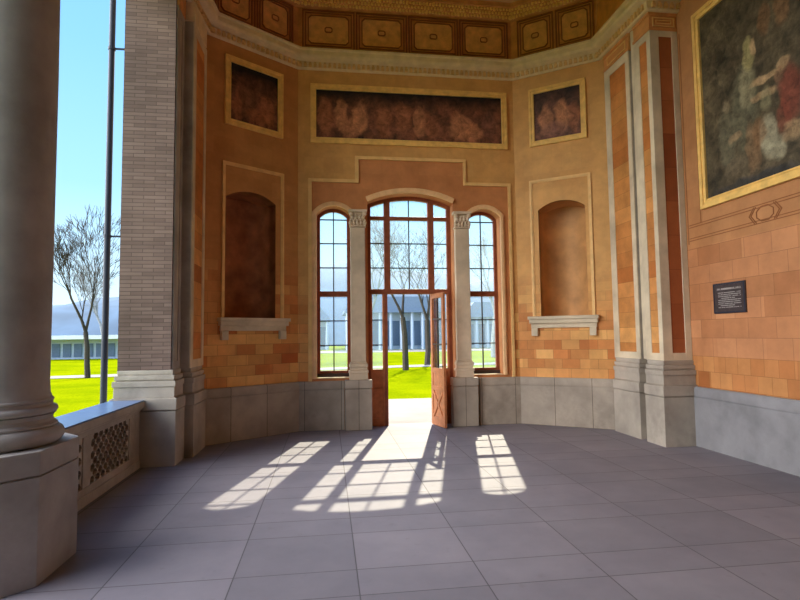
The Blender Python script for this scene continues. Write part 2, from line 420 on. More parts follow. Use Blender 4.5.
for a, sg in ((wl, -1), (wr, 1)):
    mb = MB(); ar = arch(a[0], a[1], 3.74, 3.885)
    pts = [(a[0], 0.87)]+ar if sg < 0 else ar+[(a[1], 0.87)]
    mb.band(pts, 0.0, 0.055, -0.045, 0.02); mb.band(pts, 0.055, 0.08, -0.022, 0.02)
    mb.build('window_moulding', 'arch_band', wf, bevel=0.006)

# slanted apse walls with niches
for side, (org, rz), sg, lab in (('left', SL, -1, 'ochre angled apse wall with painted-in shade and a niche, beside the brick pier'),
                                 ('right', SR, 1, 'lighter ochre angled apse wall with a niche, beside the striped pilaster')):
    m = lambda s: sg*s
    n0, n1 = (0.44, 1.325) if sg < 0 else (0.41, 1.22)
    f0, f1 = (0.31, 1.37) if sg < 0 else (0.285, 1.315)
    x0, x1 = sorted((m(n0), m(n1)))
    top = arch(x0, x1, 3.82, 3.96, 20)
    mb = MB(); xa, xb = sorted((0, m(SLEN+0.08 if sg > 0 else 1.69)))
    hole = [(x0, 1.905)]+top+[(x1, 1.905)]
    mb.prism([(xa, 0), (xb, 0), (xb, 6.7), (xa, 6.7)], 0, 0.20, [hole])
    wname = 'wall_'+side
    wo = mb.build(wname, 'apse_shaded' if sg < 0 else 'apse', at=org, rz=rz)
    tag(wo, lab, 'wall', kind='structure')
    # concave niche
    mb = MB(); n = len(top); vs = []; fs = []
    for i, (x, z) in enumerate(top):
        t = 2*i/(n-1)-1; dpt = 0.20+0.38*math.sqrt(max(0, 1-t*t))
        if i in (0, n-1): dpt = 0.20
        vs += [(x, 0, 1.905), (x, dpt, 1.905), (x, dpt, z), (x, 0, z)]
    for i in range(n-1):
        a = 4*i; fs += [(a, a+4, a+5, a+1), (a+1, a+5, a+6, a+2), (a+2, a+6, a+7, a+3)]
    fs += [(0, 1, 2, 3), (4*(n-1), 4*(n-1)+3, 4*(n-1)+2, 4*(n-1)+1)]
    mb.add(vs, fs); mb.build('niche', 'niche_shaded' if sg < 0 else 'niche', wo, smooth=True, fix=False)
    mb = MB(); a, b = sorted((m(f0), m(f1)))
    fr = [(a, 1.9), (a, 4.36), (b, 4.36), (b, 1.9)]
    mb.band(fr, -0.018, 0.018, -0.03, 0); mb.band(fr, -0.034, -0.018, -0.015, 0)
    mb.build('niche_moulding', 'mould', wo)
    mb = MB(); a, b = sorted((m(f0-0.07), m(f1+0.06)))
    mb.box(a-0.02, b+0.02, -0.13, 0.10, 1.85, 1.905); mb.box(a, b, -0.10, 0, 1.78, 1.85)
    mb.box(a+0.02, b-0.02, -0.05, 0, 1.70, 1.78)
    for q in (a+0.03, b-0.14): mb.box(q, q+0.11, -0.075, 0, 1.56, 1.70)
    mb.build('niche_sill', 'cream', wo, bevel=0.006)

# stone plinths round the apse
def plinth_run(name, lab, path, mat='plinth'):
    mb = MB(); mb.sweep(path, [(-0.02, 0), (0.065, 0), (0.065, 0.68), (0.05, 0.685), (0.05, 0.697), (0.065, 0.702), (0.065, 0.80), (0.055, 0.825), (-0.02, 0.825)])
    return tag(mb.build(name, mat), lab, 'plinth', kind='structure')
def sl(s, off=0.0): return (-HW-s*math.cos(SA)+off*math.sin(SA), D-s*math.sin(SA)-off*math.cos(SA))
def sr(s, off=0.0): return (HW+s*math.cos(SA)-off*math.sin(SA), D-s*math.sin(SA)-off*math.cos(SA))
def plinth_local(name, lab, org, rz, x0, x1, mat='plinth', cx0=0, cx1=0):
    mb = MB()
    for z0, z1, o in ((0, 0.685, 0.065), (0.685, 0.70, 0.05), (0.70, 0.815, 0.065), (0.815, 0.83, 0.05)):
        # mitred ends
        mb.add([(x0, 0.02, z0), (x1, 0.02, z0), (x1+cx1*o, -o, z0), (x0+cx0*o, -o, z0), (x0, 0.02, z1), (x1, 0.02, z1), (x1+cx1*o, -o, z1), (x0+cx0*o, -o, z1)],
               [(0, 1, 2, 3), (4, 5, 6, 7), (0, 1, 5, 4), (1, 2, 6, 5), (2, 3, 7, 6), (3, 0, 4, 7)])
    return tag(mb.build(name, mat, at=org, rz=rz), lab, 'plinth', kind='structure')
tn = math.tan(SA/2)
plinth_local('baseboard_left', 'worn grey stone plinth along the left angled wall', *SL, -1.68, 0, cx1=-tn)
plinth_local('baseboard_right', 'clean grey stone plinth along the right angled wall', *SR, 0, SLEN, 'plinth', cx0=tn)
for nm, lab, a, b, c0, c1 in (('baseboard_front', 'short stone plinth under the window left of the door', -HW, -1.19, tn, 0),
                              ('baseboard_front_right', 'short stone plinth under the window right of the door', 1.20, HW, 0, -tn)):
    plinth_local(nm, lab, FRONT[0], 0, a, b, cx0=c0, cx1=c1)
plinth_local('baseboard_hall', 'long bluish grey stone plinth under the hall wall', *HALL, 0.02, 12, 'plinth_blue')

# hall wall to the right
mb = MB(); mb.box(-1.5, 16, 0, 0.4, 0, ZT)
wh = tag(mb.build('wall_hall', 'hall', at=HALL[0], rz=HALL[1]), 'orange tiled hall wall holding the large painting and plaque', 'wall', kind='structure')
mb = MB()
for z in (2.895, 2.93, 3.085, 3.12): mb.box(0.06, 6, -0.004, 0.002, z-0.005, z+0.005)
ox, oz = 1.40, 3.005
hexa = [(ox+0.135*math.cos(t*math.pi/4+math.pi/8), oz+0.095*math.sin(t*math.pi/4+math.pi/8)) for t in range(8)]
mb.band(hexa, -0.006, 0.006, -0.005, 0.002, True)
for q in (-1, 1):
    for o in (0.0, 0.03): mb.band([(ox+q*(0.13+o), oz+0.10), (ox+q*(0.21+o), oz), (ox+q*(0.13+o), oz-0.10)], -0.006, 0.006, -0.005, 0.002)
mb.box(0.03, 0.045, -0.004, 0.002, 2.85, 6.0); mb.box(0.30, 0.312, -0.004, 0.002, 3.12, 6.0)
mb.build('painted_border', 'line', wh)

mb = MB(); mb.box(PX+0.145, RX-0.004, 7.475, 7.55, 0, 1.19)
tag(mb.build('wall_recess_right', 'pier'), 'shadowed stone slot between the right pier and pilaster', 'wall', kind='structure')
mb = MB(); mb.box(-4.0, LX-0.03, 7.575, 8.7, 0, ZC+0.3)
tag(mb.build('wall_recess_left', 'pier'), 'shadowed stone slot behind the brick pier', 'wall', kind='structure')
mb = MB(); mb.box(-4.15, -3.75, -9, 1.7, 0, 6.35)  # added out of view to cut daylight through the open colonnade
tag(mb.build('wall_side', 'pier'), 'unseen wall added to block light from the open side', 'wall', kind='structure')
# back of the hall and the band over the open side
mb = MB(); mb.box(-4.3, 4.0, -9.4, -9.0, 0, ZT)
tag(mb.build('wall_back', 'hall'), 'far end wall of the hall behind the viewer', 'wall', kind='structure')
mb = MB(); mb.box(-4.15, -3.55, -9, 7.17, 6.35, ZT)
tag(mb.build('trim_1', 'cornice'), 'stone entablature above the open colonnade', 'entablature', kind='structure')
mb = MB(); mb.box(-4.3, 4.1, -9.2, 10, ZT, ZT+0.2)
tag(mb.build('ceiling', 'ceiling'), 'dim ochre ceiling above the attic frieze', 'ceiling', kind='structure')

# cornice round the apse and over the pilasters
cpath = [(-3.42, 7.19), (-3.31, 8.40), sl(1.63), sl(0), sr(0), sr(1.543), (PX-0.01, 7.03), (RX+0.02, 7.03)]
mb = MB(); mb.sweep(cpath, [(-0.03, ZC), (0.03, ZC), (0.05, ZC+0.02), (0.05, ZC+0.125), (0.09, ZC+0.135), (0.15, ZC+0.16), (0.17, ZC+0.20), (0.17, ZC+0.27), (0.20, ZC+0.285), (0.20, ZC+0.315), (-0.03, ZC+0.33)])
co = tag(mb.build('trim_2', 'cornice'), 'pale projecting cornice running round the apse', 'cornice', kind='structure')
mb = MB()
for i in range(len(cpath)-1):
    a, b = Vector(cpath[i]), Vector(cpath[i+1]); d = (b-a); L = d.length; d.normalize(); nn = Vector((d.y, -d.x))
    k = max(1, int(L/0.085))
    for j in range(k):
        c = a+d*((j+0.5)*L/k)
        for z0, z1, w_, o in ((ZC+0.03, ZC+0.085, 0.052, 0.085), (ZC+0.092, ZC+0.118, 0.034, 0.075)):
            p = [c+d*(-w_/2)+nn*0.04, c+d*(w_/2)+nn*0.04, c+d*(w_/2)+nn*o, c+d*(-w_/2)+nn*o]
            mb.add([(q.x, q.y, z0) for q in p]+[(q.x, q.y, z1) for q in p], [(0, 1, 2, 3), (4, 5, 6, 7), (0, 1, 5, 4), (1, 2, 6, 5), (2, 3, 7, 6), (3, 0, 4, 7)])
mb.build('dentil_band', 'dentil', co)

# attic frieze with octagon panels
mb = MB(); mb.sweep(cpath, [(-0.12, ZC+0.32), (0.0, ZC+0.32), (0.03, ZC+0.33), (0.03, ZC+0.37), (0.0, ZC+0.38), (0.0, 7.47), (0.04, 7.48), (0.10, 7.56), (0.12, 7.65), (0.16, 7.67), (0.16, ZT+0.02), (-0.12, ZT+0.02)])
at_ = tag(mb.build('trim_3', 'attic'), 'brown attic frieze of painted octagon panels above the cornice', 'frieze', kind='structure')
mb = MB()
for i in (2, 3, 4, 5):
    a, b = Vector(cpath[i]), Vector(cpath[i+1]); d = (b-a); L = d.length; d.normalize(); nn = Vector((d.y, -d.x))
    k = int(L/0.06)
    for j in range(k):
        for row in range(3):
            c = a+d*((j+0.5*(row % 2)+0.25)*L/k)+nn*(0.07+0.025*row)
            mb.ball((c.x, c.y, 7.515+0.06*row), 0.03*random.uniform(.8, 1.25), 1, 1, random.uniform(.8, 1.5), 6)
mb.build('leaf_moulding', 'gold', at_)
def attic_panel(org, rz, xc, w_, zc=7.085, h=0.72):
    mb = MB(); r = lambda a, b: [(xc-a, zc-b), (xc+a, zc-b), (xc+a, zc+b), (xc-a, zc+b)]
    oc = lambda a, b, c: [(xc-a+c, zc-b), (xc+a-c, zc-b), (xc+a, zc-b+c), (xc+a, zc+b-c), (xc+a-c, zc+b), (xc-a+c, zc+b), (xc-a, zc+b-c), (xc-a, zc-b+c)]
    a, b = w_/2, h/2
    mb.cur = 0
    mb.band(r(a, b), 0, 0.022, -0.03, 0.0, True); mb.band(r(a-0.05, b-0.05), 0, 0.016, -0.022, 0.0, True)
    mb.band(oc(a-0.10, b-0.095, 0.055), 0, 0.016, -0.022, 0, True)
    mb.band(oc(0.07, 0.05, 0.025), 0, 0.016, -0.025, 0, True)
    mb.cur = 1
    mb.prism(oc(a-0.118, b-0.112, 0.05), -0.008, 0); mb.prism(oc(0.05, 0.035, 0.018), -0.016, 0)
    o = mb.build('frieze_panel', ['attic_rib', 'attic_light'], at_, at=org, rz=rz)
    return o
for i in range(4): attic_panel(FRONT[0], 0, -HW+0.06+(i+0.5)*(2*HW-0.12)/4, 0.93)
for i in range(2):
    attic_panel(*SL, -(0.10+(i+0.5)*0.73), 0.70); attic_panel(*SR, 0.10+(i+0.5)*0.70, 0.66)

# ================================================================== WINDOWS AND DOOR
FY = D+0.215   # room face of the joinery
def window(name, lab, a, sg):
    x0, x1 = a
    w_ = thing(name, lab, 'window', (0, FY, 0), kind='structure')
    mb = MB(); ar = arch(x0+0.012, x1-0.012, 3.74, 3.875)
    loop = [(x0+0.012, 0.945)]+ar+[(x1-0.012, 0.945)]
    mb.band(loop, 0.03, -0.045, 0, 0.06, True)
    mb.box(x0+0.02, x1-0.02, -0.015, 0.06, 2.30, 2.395)
    mb.build('window_frame', 'wood_dark', w_)
    mb = MB(); xc = (x0+x1)/2
    mb.box(xc-0.009, xc+0.009, 0.015, 0.045, 0.98, 3.86)
    for z in (3.69, 3.258, 2.82, 1.87, 1.438): mb.box(x0+0.05, x1-0.05, 0.015, 0.045, z-0.0085, z+0.0085)
    mb.build('glazing_bars', 'lead', w_)
    mb = MB(); mb.prism([(x0+0.04, 0.97)]+arch(x0+0.04, x1-0.04, 3.74, 3.85)+[(x1-0.04, 0.97)], 0.028, 0.032)
    mb.build('pane', 'glass', w_)
    mb = MB(); mb.box(x0+0.003, x1-0.003, -0.04, 0.06, 0.872, 0.945)
    mb.build('window_sill', 'lead', w_)
    mb = MB(); mb.box(x0+0.003, x1-0.003, -0.20, -0.045, 0.872, 0.885)
    mb.build('sill_slab', 'cornice', w_)
window('window_1', 'tall narrow arched window left of the door', wl, -1)
window('window_2', 'tall narrow arched window right of the door', wr, 1)

dg = thing('door_1', 'arched wooden entrance door with upper window and open leaf', 'door', (0.01, FY, 0), kind='structure')
oL, oR = -0.765, 0.765; mI = 0.405
mb = MB(); ar = arch(oL+0.012, oR-0.012, 3.97, 4.125)
mb.band([(oL+0.012, 0.0)]+ar+[(oR-0.012, 0.0)], 0.045, -0.05, 0, 0.08)
mb.box(oL+0.02, oR-0.02, -0.02, 0.08, 2.345, 2.435)              # transom
mb.box(oL+0.02, oR-0.02, -0.005, 0.07, 3.70, 3.765)             # upper rail
for q in (-1, 1):
    mb.box(q*(mI-0.055), q*(mI+0.055), -0.01, 0.075, 2.43, 4.07)
    mb.box(q*(mI+0.005), q*(mI+0.065), -0.01, 0.075, 0.0, 2.35)
mb.build('door_frame', 'wood_dark', dg, bevel=0.004)
mb = MB()
mb.box(-0.009, 0.009, 0.02, 0.05, 2.43, 4.11)
for z in (3.271, 2.823):
    mb.box(oL+0.05, oR-0.05, 0.02, 0.05, z-0.0085, z+0.0085)
for q in (-1, 1):
    for z in (1.88, 1.433): mb.box(q*0.46, q*0.72, 0.02, 0.05, z-0.0085, z+0.0085)
mb.build('glazing_bars', 'lead', dg)
mb = MB()
mb.prism([(oL+0.04, 2.42)]+arch(oL+0.04, oR-0.04, 3.97, 4.1)+[(oR-0.04, 2.42)], 0.033, 0.037)
for q in (-1, 1): mb.box(q*0.46, q*0.72, 0.033, 0.037, 0.96, 2.36)
mb.build('pane', 'glass', dg)
for q in (-1, 1):
    mb = MB(); a, b = sorted((q*0.465, q*0.72))
    mb.box(a, b, 0.012, 0.055, 0.0, 0.98)
    mb.box(a, b, -0.008, 0.06, 0.93, 1.0); mb.box(a, b, -0.008, 0.06, 0.58, 0.66); mb.box(a, b, -0.008, 0.06, 0.0, 0.13)
    mb.box(a, a+0.035, -0.006, 0.06, 0, 2.35); mb.box(b-0.035, b, -0.006, 0.06, 0, 2.35)
    mb.build('side_panel', 'wood', dg, bevel=0.004)
# the leaf standing open into the room
def leaf(at, rz, w_):
    e_ = bpy.data.objects.new('door_leaf', None); COL.objects.link(e_); e_.parent = dg; e_.location = at; e_.rotation_euler[2] = rz
    mb = MB(); t = 0.022
    mb.box(0, 0.07, -t, t, 0.015, 2.335); mb.box(w_-0.07, w_, -t, t, 0.015, 2.335)
    mb.box(0.07, w_-0.07, -t, t, 0.015, 0.16); mb.box(0.07, w_-0.07, -t, t, 0.62, 0.70); mb.box(0.07, w_-0.07, -t, t, 0.93, 1.02); mb.box(0.07, w_-0.07, -t, t, 2.25, 2.335)
    mb.box(0.07, w_-0.07, -0.012, 0.012, 0.16, 0.95)
    for s_ in (-1, 1):
        p0, p1 = (0.075, 0.17), (w_-0.075, 0.61)
        if s_ < 0: p0, p1 = (0.075, 0.61), (w_-0.075, 0.17)
        mb.band([p0, p1], -0.022, 0.022, -0.026, 0.026)
    mb.build('leaf_frame', 'wood', e_, bevel=0.003)
    mb = MB(); mb.box(w_/2-0.01, w_/2+0.01, -0.015, 0.015, 1.02, 2.25)
    for z in (1.88, 1.433): mb.box(0.06, w_-0.06, -0.015, 0.015, z-0.0085, z+0.0085)
    mb.build('glazing_bar', 'lead', e_)
    mb = MB(); mb.box(0.06, w_-0.06, -0.002, 0.002, 1.0, 2.27); mb.build('pane', 'glass', e_)
    mb = MB(); mb.tube((w_-0.035, -0.022, 1.05), (w_-0.035, -0.06, 1.05), 0.01, 0.01, 8); mb.tube((w_-0.035, -0.06, 1.05), (w_-0.12, -0.06, 1.05), 0.009, 0.008, 8)
    mb.build('handle', 'dark', e_)
    return e_
leaf((0.385, -0.035, 0), math.atan2(-0.52, 0.13), 0.52)

# ================================================================== COLUMNS, PIERS
# stone pilasters between the windows and the door
def window_pilaster(x, lab):
    p = thing('window_pilaster', lab, 'pilaster', (x, D, 0), group='stone pilasters flanking the door')
    mb = MB(); hw = 0.13
    mb.box(-0.235, 0.225, -0.155, 0, 0, 0.69); mb.box(-0.22, 0.21, -0.145, 0, 0.69, 0.705); mb.box(-0.24, 0.23, -0.165, 0, 0.705, 0.845)
    mb.build('pedestal', 'plinth', p, bevel=0.008)
    mb = MB()
    for z0, z1, o in ((0.845, 0.96, 0.028), (0.96, 1.01, 0.04), (1.01, 1.06, 0.02), (1.06, 1.12, 0.03), (1.12, 1.15, 0.012)): mb.box(-hw-o, hw+o, -0.11-o, 0, z0, z1)
    mb.build('base', 'window_column', p, bevel=0.01)
    mb = MB(); mb.box(-hw, hw, -0.11, 0, 1.15, 3.50)
    mb.build('shaft', 'window_column', p, bevel=0.012)
    mb = MB(); mb.box(-hw+0.005, hw-0.005, -0.115, 0, 3.50, 3.79); mb.box(-hw-0.012, hw+0.012, -0.135, 0, 3.50, 3.525); mb.box(-hw-0.03, hw+0.03, -0.16, 0, 3.755, 3.80)
    for r_, z in ((0, 3.57), (1, 3.66)):
        for i in range(5-r_):
            xx = (i-(4-r_)/2)*0.062; mb.ball((xx, -0.12-0.01*r_, z), 0.034, 1, 0.9, 1.5, 8); mb.ball((xx, -0.145-0.01*r_, z+0.045), 0.018, 1.2, 1, 0.8, 6)
    for q in (-1, 1): mb.ball((q*0.115, -0.14, 3.72), 0.04, 1, 0.8, 1, 10)
    mb.build('capital', 'window_column', p, bevel=0.0)
    return p
window_pilaster(-0.945, 'carved stone pilaster between the left window and the door')
window_pilaster(0.925, 'carved stone pilaster between the door and the right window')

LEV = ((0, 0.685, 0.075), (0.685, 0.70, 0.06), (0.70, 0.845, 0.085), (0.845, 0.855, 0.065), (0.855, 0.99, 0.05), (0.99, 1.06, 0.065), (1.06, 1.075, 0.03), (1.075, 1.13, 0.045), (1.13, 1.145, 0.015), (1.145, 1.195, 0.02))
def stepped_base(parent, x0, x1, y0, y1, mat, lev=LEV, rxl=True, rxr=True, ryf=True, ryb=False):
    mb = MB()
    for z0, z1, o in lev: mb.box(x0-(o if rxl else 0), x1+(o if rxr else 0), y0-(o if ryf else 0), y1+(o if ryb else 0), z0, z1)
    return mb.build('base', mat, parent, bevel=0.006)

def strip_frame(mb, axis, c, a0, a1, z0, z1, i0, i1, iz0, iz1, out_):
    """stone border standing proud of an inlay, on a face at x=c (axis 'x', facing out_) or y=c"""
    for b0, b1, c0, c1 in ((a0, i0, z0, z1), (i1, a1, z0, z1), (i0, i1, z0, iz0), (i0, i1, iz1, z1)):
        if axis == 'x': mb.box(c, c+out_*0.02, b0, b1, c0, c1)
        else: mb.box(b0, b1, c, c+out_*0.02, c0, c1)

# right: hall pier (facing the viewer) and apse pilaster
p = thing('striped_pier', 'stone pier with dark red inlay at the corner of the hall wall', 'pier')
stepped_base(p, PX+0.01, RX-0.004, 7.05, 7.42, 'pier', rxr=False)
mb = MB(); mb.box(PX+0.03, RX-0.004, 7.07, 7.47, 1.19, 6.05)
mb.build('core', 'pier', p)
mb = MB(); mb.box(PX+0.05, RX-0.004, 7.472, 7.598, 1.2, 6.34); mb.build('side_return', 'cream', p)
mb = MB(); strip_frame(mb, 'y', 7.07, PX+0.012, RX-0.004, 1.19, 6.06, 3.395, 3.60, 1.30, 5.97, -1)
mb.build('border', 'cream', p, bevel=0.004)['label'] = 'pale stone border of the front face'
mb = MB(); strip_frame(mb, 'x', PX+0.03, 7.052, 7.47, 1.19, 6.06, 7.14, 7.33, 1.30, 5.95, -1)
mb.build('border', 'cream', p, bevel=0.004)['label'] = 'pale stone border of the side face'
mb = MB(); mb.box(3.39, 3.605, 7.06, 7.072, 1.29, 5.98); mb.build('inlay', 'inlay_red', p)['label'] = 'dark red inlay'
mb = MB(); mb.box(PX+0.022, PX+0.032, 7.13, 7.34, 1.29, 5.96); mb.build('inlay', 'inlay', p)['label'] = 'orange inlay'
mb = MB(); mb.box(PX+0.0, RX-0.004, 7.04, 7.47, 6.06, 6.10); mb.box(PX+0.02, RX-0.004, 7.06, 7.47, 6.10, 6.29); mb.box(PX+0.0, RX-0.004, 7.04, 7.47, 6.29, 6.335)
mb.build('frieze_block', 'attic', p)
mb = MB(); mb.band([(3.31, 6.125), (3.66, 6.125), (3.66, 6.265), (3.31, 6.265)], 0, 0.016, 7.045, 7.06, True); mb.band([(3.36, 6.165), (3.61, 6.165), (3.61, 6.225), (3.36, 6.225)], 0, 0.012, 7.045, 7.06, True)
mb.build('frieze_border', 'mould', p)
p = thing('striped_pilaster', 'stone pilaster with wide orange inlay joining the right angled wall', 'pilaster')
stepped_base(p, PX+0.01, PX+0.14, 7.64, 8.30, 'pier', rxr=False)
mb = MB(); mb.box(PX+0.03, PX+0.14, 7.62, 8.36, 1.19, 6.05); mb.build('core', 'pier', p)
mb = MB(); strip_frame(mb, 'x', PX+0.03, 7.62, 8.36, 1.19, 6.06, 7.72, 8.20, 1.30, 5.92, -1); mb.build('border', 'cream', p, bevel=0.004)
mb = MB(); mb.box(PX+0.022, PX+0.032, 7.71, 8.21, 1.29, 5.93); mb.build('inlay', 'inlay', p)
mb = MB(); mb.box(PX+0.0, PX+0.14, 7.60, 8.36, 6.06, 6.10); mb.box(PX+0.02, PX+0.14, 7.61, 8.36, 6.10, 6.29); mb.box(PX+0.0, PX+0.14, 7.60, 8.36, 6.29, 6.335)
mb.build('frieze_block', 'attic', p)
mb = MB(); mb.box(PX+0.008, PX+0.02, 7.70, 8.25, 6.125, 6.14); mb.box(PX+0.008, PX+0.02, 7.70, 8.25, 6.25, 6.265); mb.box(PX+0.008, PX+0.02, 7.70, 7.715, 6.14, 6.25); mb.box(PX+0.008, PX+0.02, 8.235, 8.25, 6.14, 6.25)
mb.build('frieze_border', 'mould', p)

# left: brick pier and apse pilaster
p = thing('brick_pier', 'grey brick pier on a stone base at the open side', 'pier')
stepped_base(p, -4.075, LX-0.015, 7.20, 7.56, 'pier')
mb = MB(); mb.box(-4.10, LX-0.03, 7.20, 7.56, 1.19, ZT); mb.build('brick_shaft', 'brick', p)
mb = MB(); strip_frame(mb, 'x', LX-0.03, 7.225, 7.56, 1.19, 6.06, 7.33, 7.46, 1.30, 5.95, 1); mb.build('border', 'column', p, bevel=0.004)
mb = MB(); mb.box(LX-0.035, LX-0.022, 7.32, 7.47, 1.29, 5.96); mb.build('inlay', 'pier', p)
mb = MB(); mb.box(-3.9, LX, 7.225, 7.56, 6.06, 6.335); mb.build('frieze_block', 'attic', p)
p = thing('apse_pilaster', 'narrow stone pilaster with orange inlay behind the brick pier', 'pilaster')
LA = -3.315
stepped_base(p, LA-0.14, LA-0.02, 7.66, 8.30, 'pier', rxl=False)
mb = MB(); mb.box(LA-0.14, LA-0.02, 7.60, 8.30, 1.19, 6.05); mb.build('core', 'pier', p)
mb = MB(); strip_frame(mb, 'x', LA-0.02, 7.60, 8.37, 1.19, 6.06, 7.74, 8.24, 1.30, 5.92, 1); mb.build('border', 'cream', p, bevel=0.004)
mb = MB(); mb.box(LA-0.03, LA-0.012, 7.73, 8.25, 1.29, 5.93); mb.build('inlay', 'inlay', p)
mb = MB(); mb.box(LA-0.14, LA+0.01, 7.585, 8.30, 6.06, 6.335); mb.build('frieze_block', 'cornice', p)

# big column at the left
CX, CY = -3.80, 4.15
c = thing('stone_column', 'thick round stone column on a pedestal in front of the balustrade', 'column', (CX, CY, 0))
mb = MB()
def octo(h, ch): return [(-h+ch, -h), (h-ch, -h), (h, -h+ch), (h, h-ch), (h-ch, h), (-h+ch, h), (-h, h-ch), (-h, -h+ch)]
def octbox(h, ch, z0, z1):
    o = octo(h, ch); mb.add([(x, y, z0) for x, y in o]+[(x, y, z1) for x, y in o], [tuple(range(8)), tuple(range(8, 16))]+[(i, (i+1) % 8, 8+(i+1) % 8, 8+i) for i in range(8)])
octbox(0.45, 0.17, 0, 0.70); octbox(0.44, 0.168, 0.70, 0.712); octbox(0.45, 0.17, 0.712, 0.865)
mb.build('pedestal', 'column', c, bevel=0.008)
mb = MB()
def tor(r, z0, z1, n=8): return [(r-(z1-z0)/2+(z1-z0)/2*math.cos(t), (z0+z1)/2+(z1-z0)/2*math.sin(t)) for t in [(-0.5+i/n)*math.pi for i in range(n+1)]]
mb.lathe([(0.30, 0.865)]+tor(0.43, 0.866, 0.99)+[(0.385, 0.992), (0.385, 1.005), (0.362, 1.02), (0.352, 1.045), (0.365, 1.07), (0.375, 1.075)]+tor(0.385, 1.078, 1.13)+[(0.352, 1.135), (0.352, 1.155)]+tor(0.358, 1.157, 1.185)+[(0.335, 1.20)])
mb.build('base', 'column', c, smooth=True)
mb = MB(); mb.lathe([(0.345, 1.19), (0.334, 1.22), (0.328, 1.3), (0.326, 2.6), (0.324, 3.6), (0.315, 4.6), (0.30, 5.7)])
mb.build('shaft', 'column', c, smooth=True)
mb = MB(); mb.lathe([(0.30, 5.68), (0.33, 5.70), (0.33, 5.73), (0.30, 5.75), (0.32, 5.95), (0.42, 6.15), (0.44, 6.2)]); mb.box(-0.45, 0.45, -0.45, 0.45, 6.2, 6.36)
mb.build('capital', 'column', c, smooth=True)

# balustrade with pierced panels
b = thing('balustrade', 'low stone balustrade with pierced lattice panels under a coping with painted sky reflection', 'balustrade', (-3.79, 5.9, 0))
LXW = dict(z0=0, z1=0.70)
mb = MB()   # local: x across, y along; room face at x = 0
mb.box(-0.30, -0.07, -1.295, 1.21, 0, 0.71); mb.box(-0.07, 0.0, -1.295, 1.21, 0, 0.17); mb.box(-0.07, 0.0, -1.295, 1.21, 0.655, 0.71)
for a, q in ((-1.295, -1.26), (-0.34, -0.17), (0.87, 1.21)): mb.box(-0.07, 0.0, a, q, 0.17, 0.655)
mb.box(-0.07, 0.012, -1.295, 1.21, 0, 0.10)
mb.build('body', 'pier', b, bevel=0.005)
mb = MB(); mb.box(-0.35, 0.055, -1.295, 1.21, 0.74, 0.815); mb.box(-0.33, 0.03, -1.295, 1.21, 0.71, 0.74)
mb.build('coping', 'pier', b, bevel=0.006)
mb = MB(); mb.box(-0.36, 0.05, -1.295, 1.21, 0.815, 0.832); mb.build('coping_slab', 'cap_sky_tint', b, bevel=0.004)  # thin top layer that carries the painted sky reflection
def lattice(y0, y1, z0, z1, ny, nz_):
    mb = MB(); hs = []; dy = (y1-y0)/ny; dz = (z1-z0)/nz_
    for j in range(nz_):
        for i in range(ny-(j % 2)):
            cy_ = y0+(i+0.5+0.5*(j % 2))*dy; cz = z0+(j+0.5)*dz
            hs.append([(cy_+dy*0.43*math.copysign(abs(math.cos(t))**1.25, math.cos(t)), cz+dz*0.70*math.copysign(abs(math.sin(t))**1.25, math.sin(t))) for t in [k*math.pi/4 for k in range(8)]])
    hs = [[(a, max(z0+0.004, min(z1-0.004, b_))) for a, b_ in h] for h in hs]
    mb.prism([(y0, z0), (y1, z0), (y1, z1), (y0, z1)], 0, 0.035, hs)
    o = mb.build('lattice_panel', 'pier', b, at=(-0.012, 0, 0), rz=math.pi/2)
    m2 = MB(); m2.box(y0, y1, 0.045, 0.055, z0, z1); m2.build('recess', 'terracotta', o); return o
lattice(-0.17, 0.87, 0.17, 0.655, 8, 8)
lattice(-1.26, -0.34, 0.17, 0.655, 7, 8)

# drain pipe outside the brick pier
p = thing('drainpipe', 'dark thin drainpipe standing outside the brick pier', 'pipe', (-4.39, 7.55, -0.15))
mb = MB(); mb.tube((0, 0, 0), (0, 0, 7.6), 0.042, 0.038, 12); mb.build('pipe', 'dark', p, smooth=True)
for z in (3.12, 5.72):
    mb = MB(); mb.box(0.02, 0.28, -0.008, 0.008, z-0.012, z+0.012); mb.tube((0, 0, z-0.02), (0, 0, z+0.02), 0.048, 0.048, 12); mb.build('bracket', 'dark', p)

# ================================================================== PAINTINGS AND PLAQUE
def framed(name, lab, org, rz, x0, x1, z0, z1, fwid, mat, cat='painting', grp=None):
    t = thing(name, lab, cat, org, rz, grp)
    mb = MB(); r = [(x0, z0), (x1, z0), (x1, z1), (x0, z1)]
    mb.band(r, 0.0, fwid*0.45, -0.05, 0.0, True); mb.band(r, fwid*0.45, fwid*0.8, -0.035, 0.0, True); mb.band(r, fwid*0.8, fwid, -0.045, 0.0, True)
    mb.build('frame', 'gold', t, bevel=0.004)
    mb = MB(); mb.box(x0+fwid*0.7, x1-fwid*0.7, -0.012, 0.0, z0+fwid*0.7, z1-fwid*0.7)
    mb.build('canvas', mat, t)
    return t
R1, R2, DK = (0.42, 0.15, 0.07, 1), (0.60, 0.25, 0.12, 1), (0.014, 0.012, 0.014, 1)
GLO, GHI = (0.04, 0.022, 0.018, 1), (0.42, 0.15, 0.08, 1)
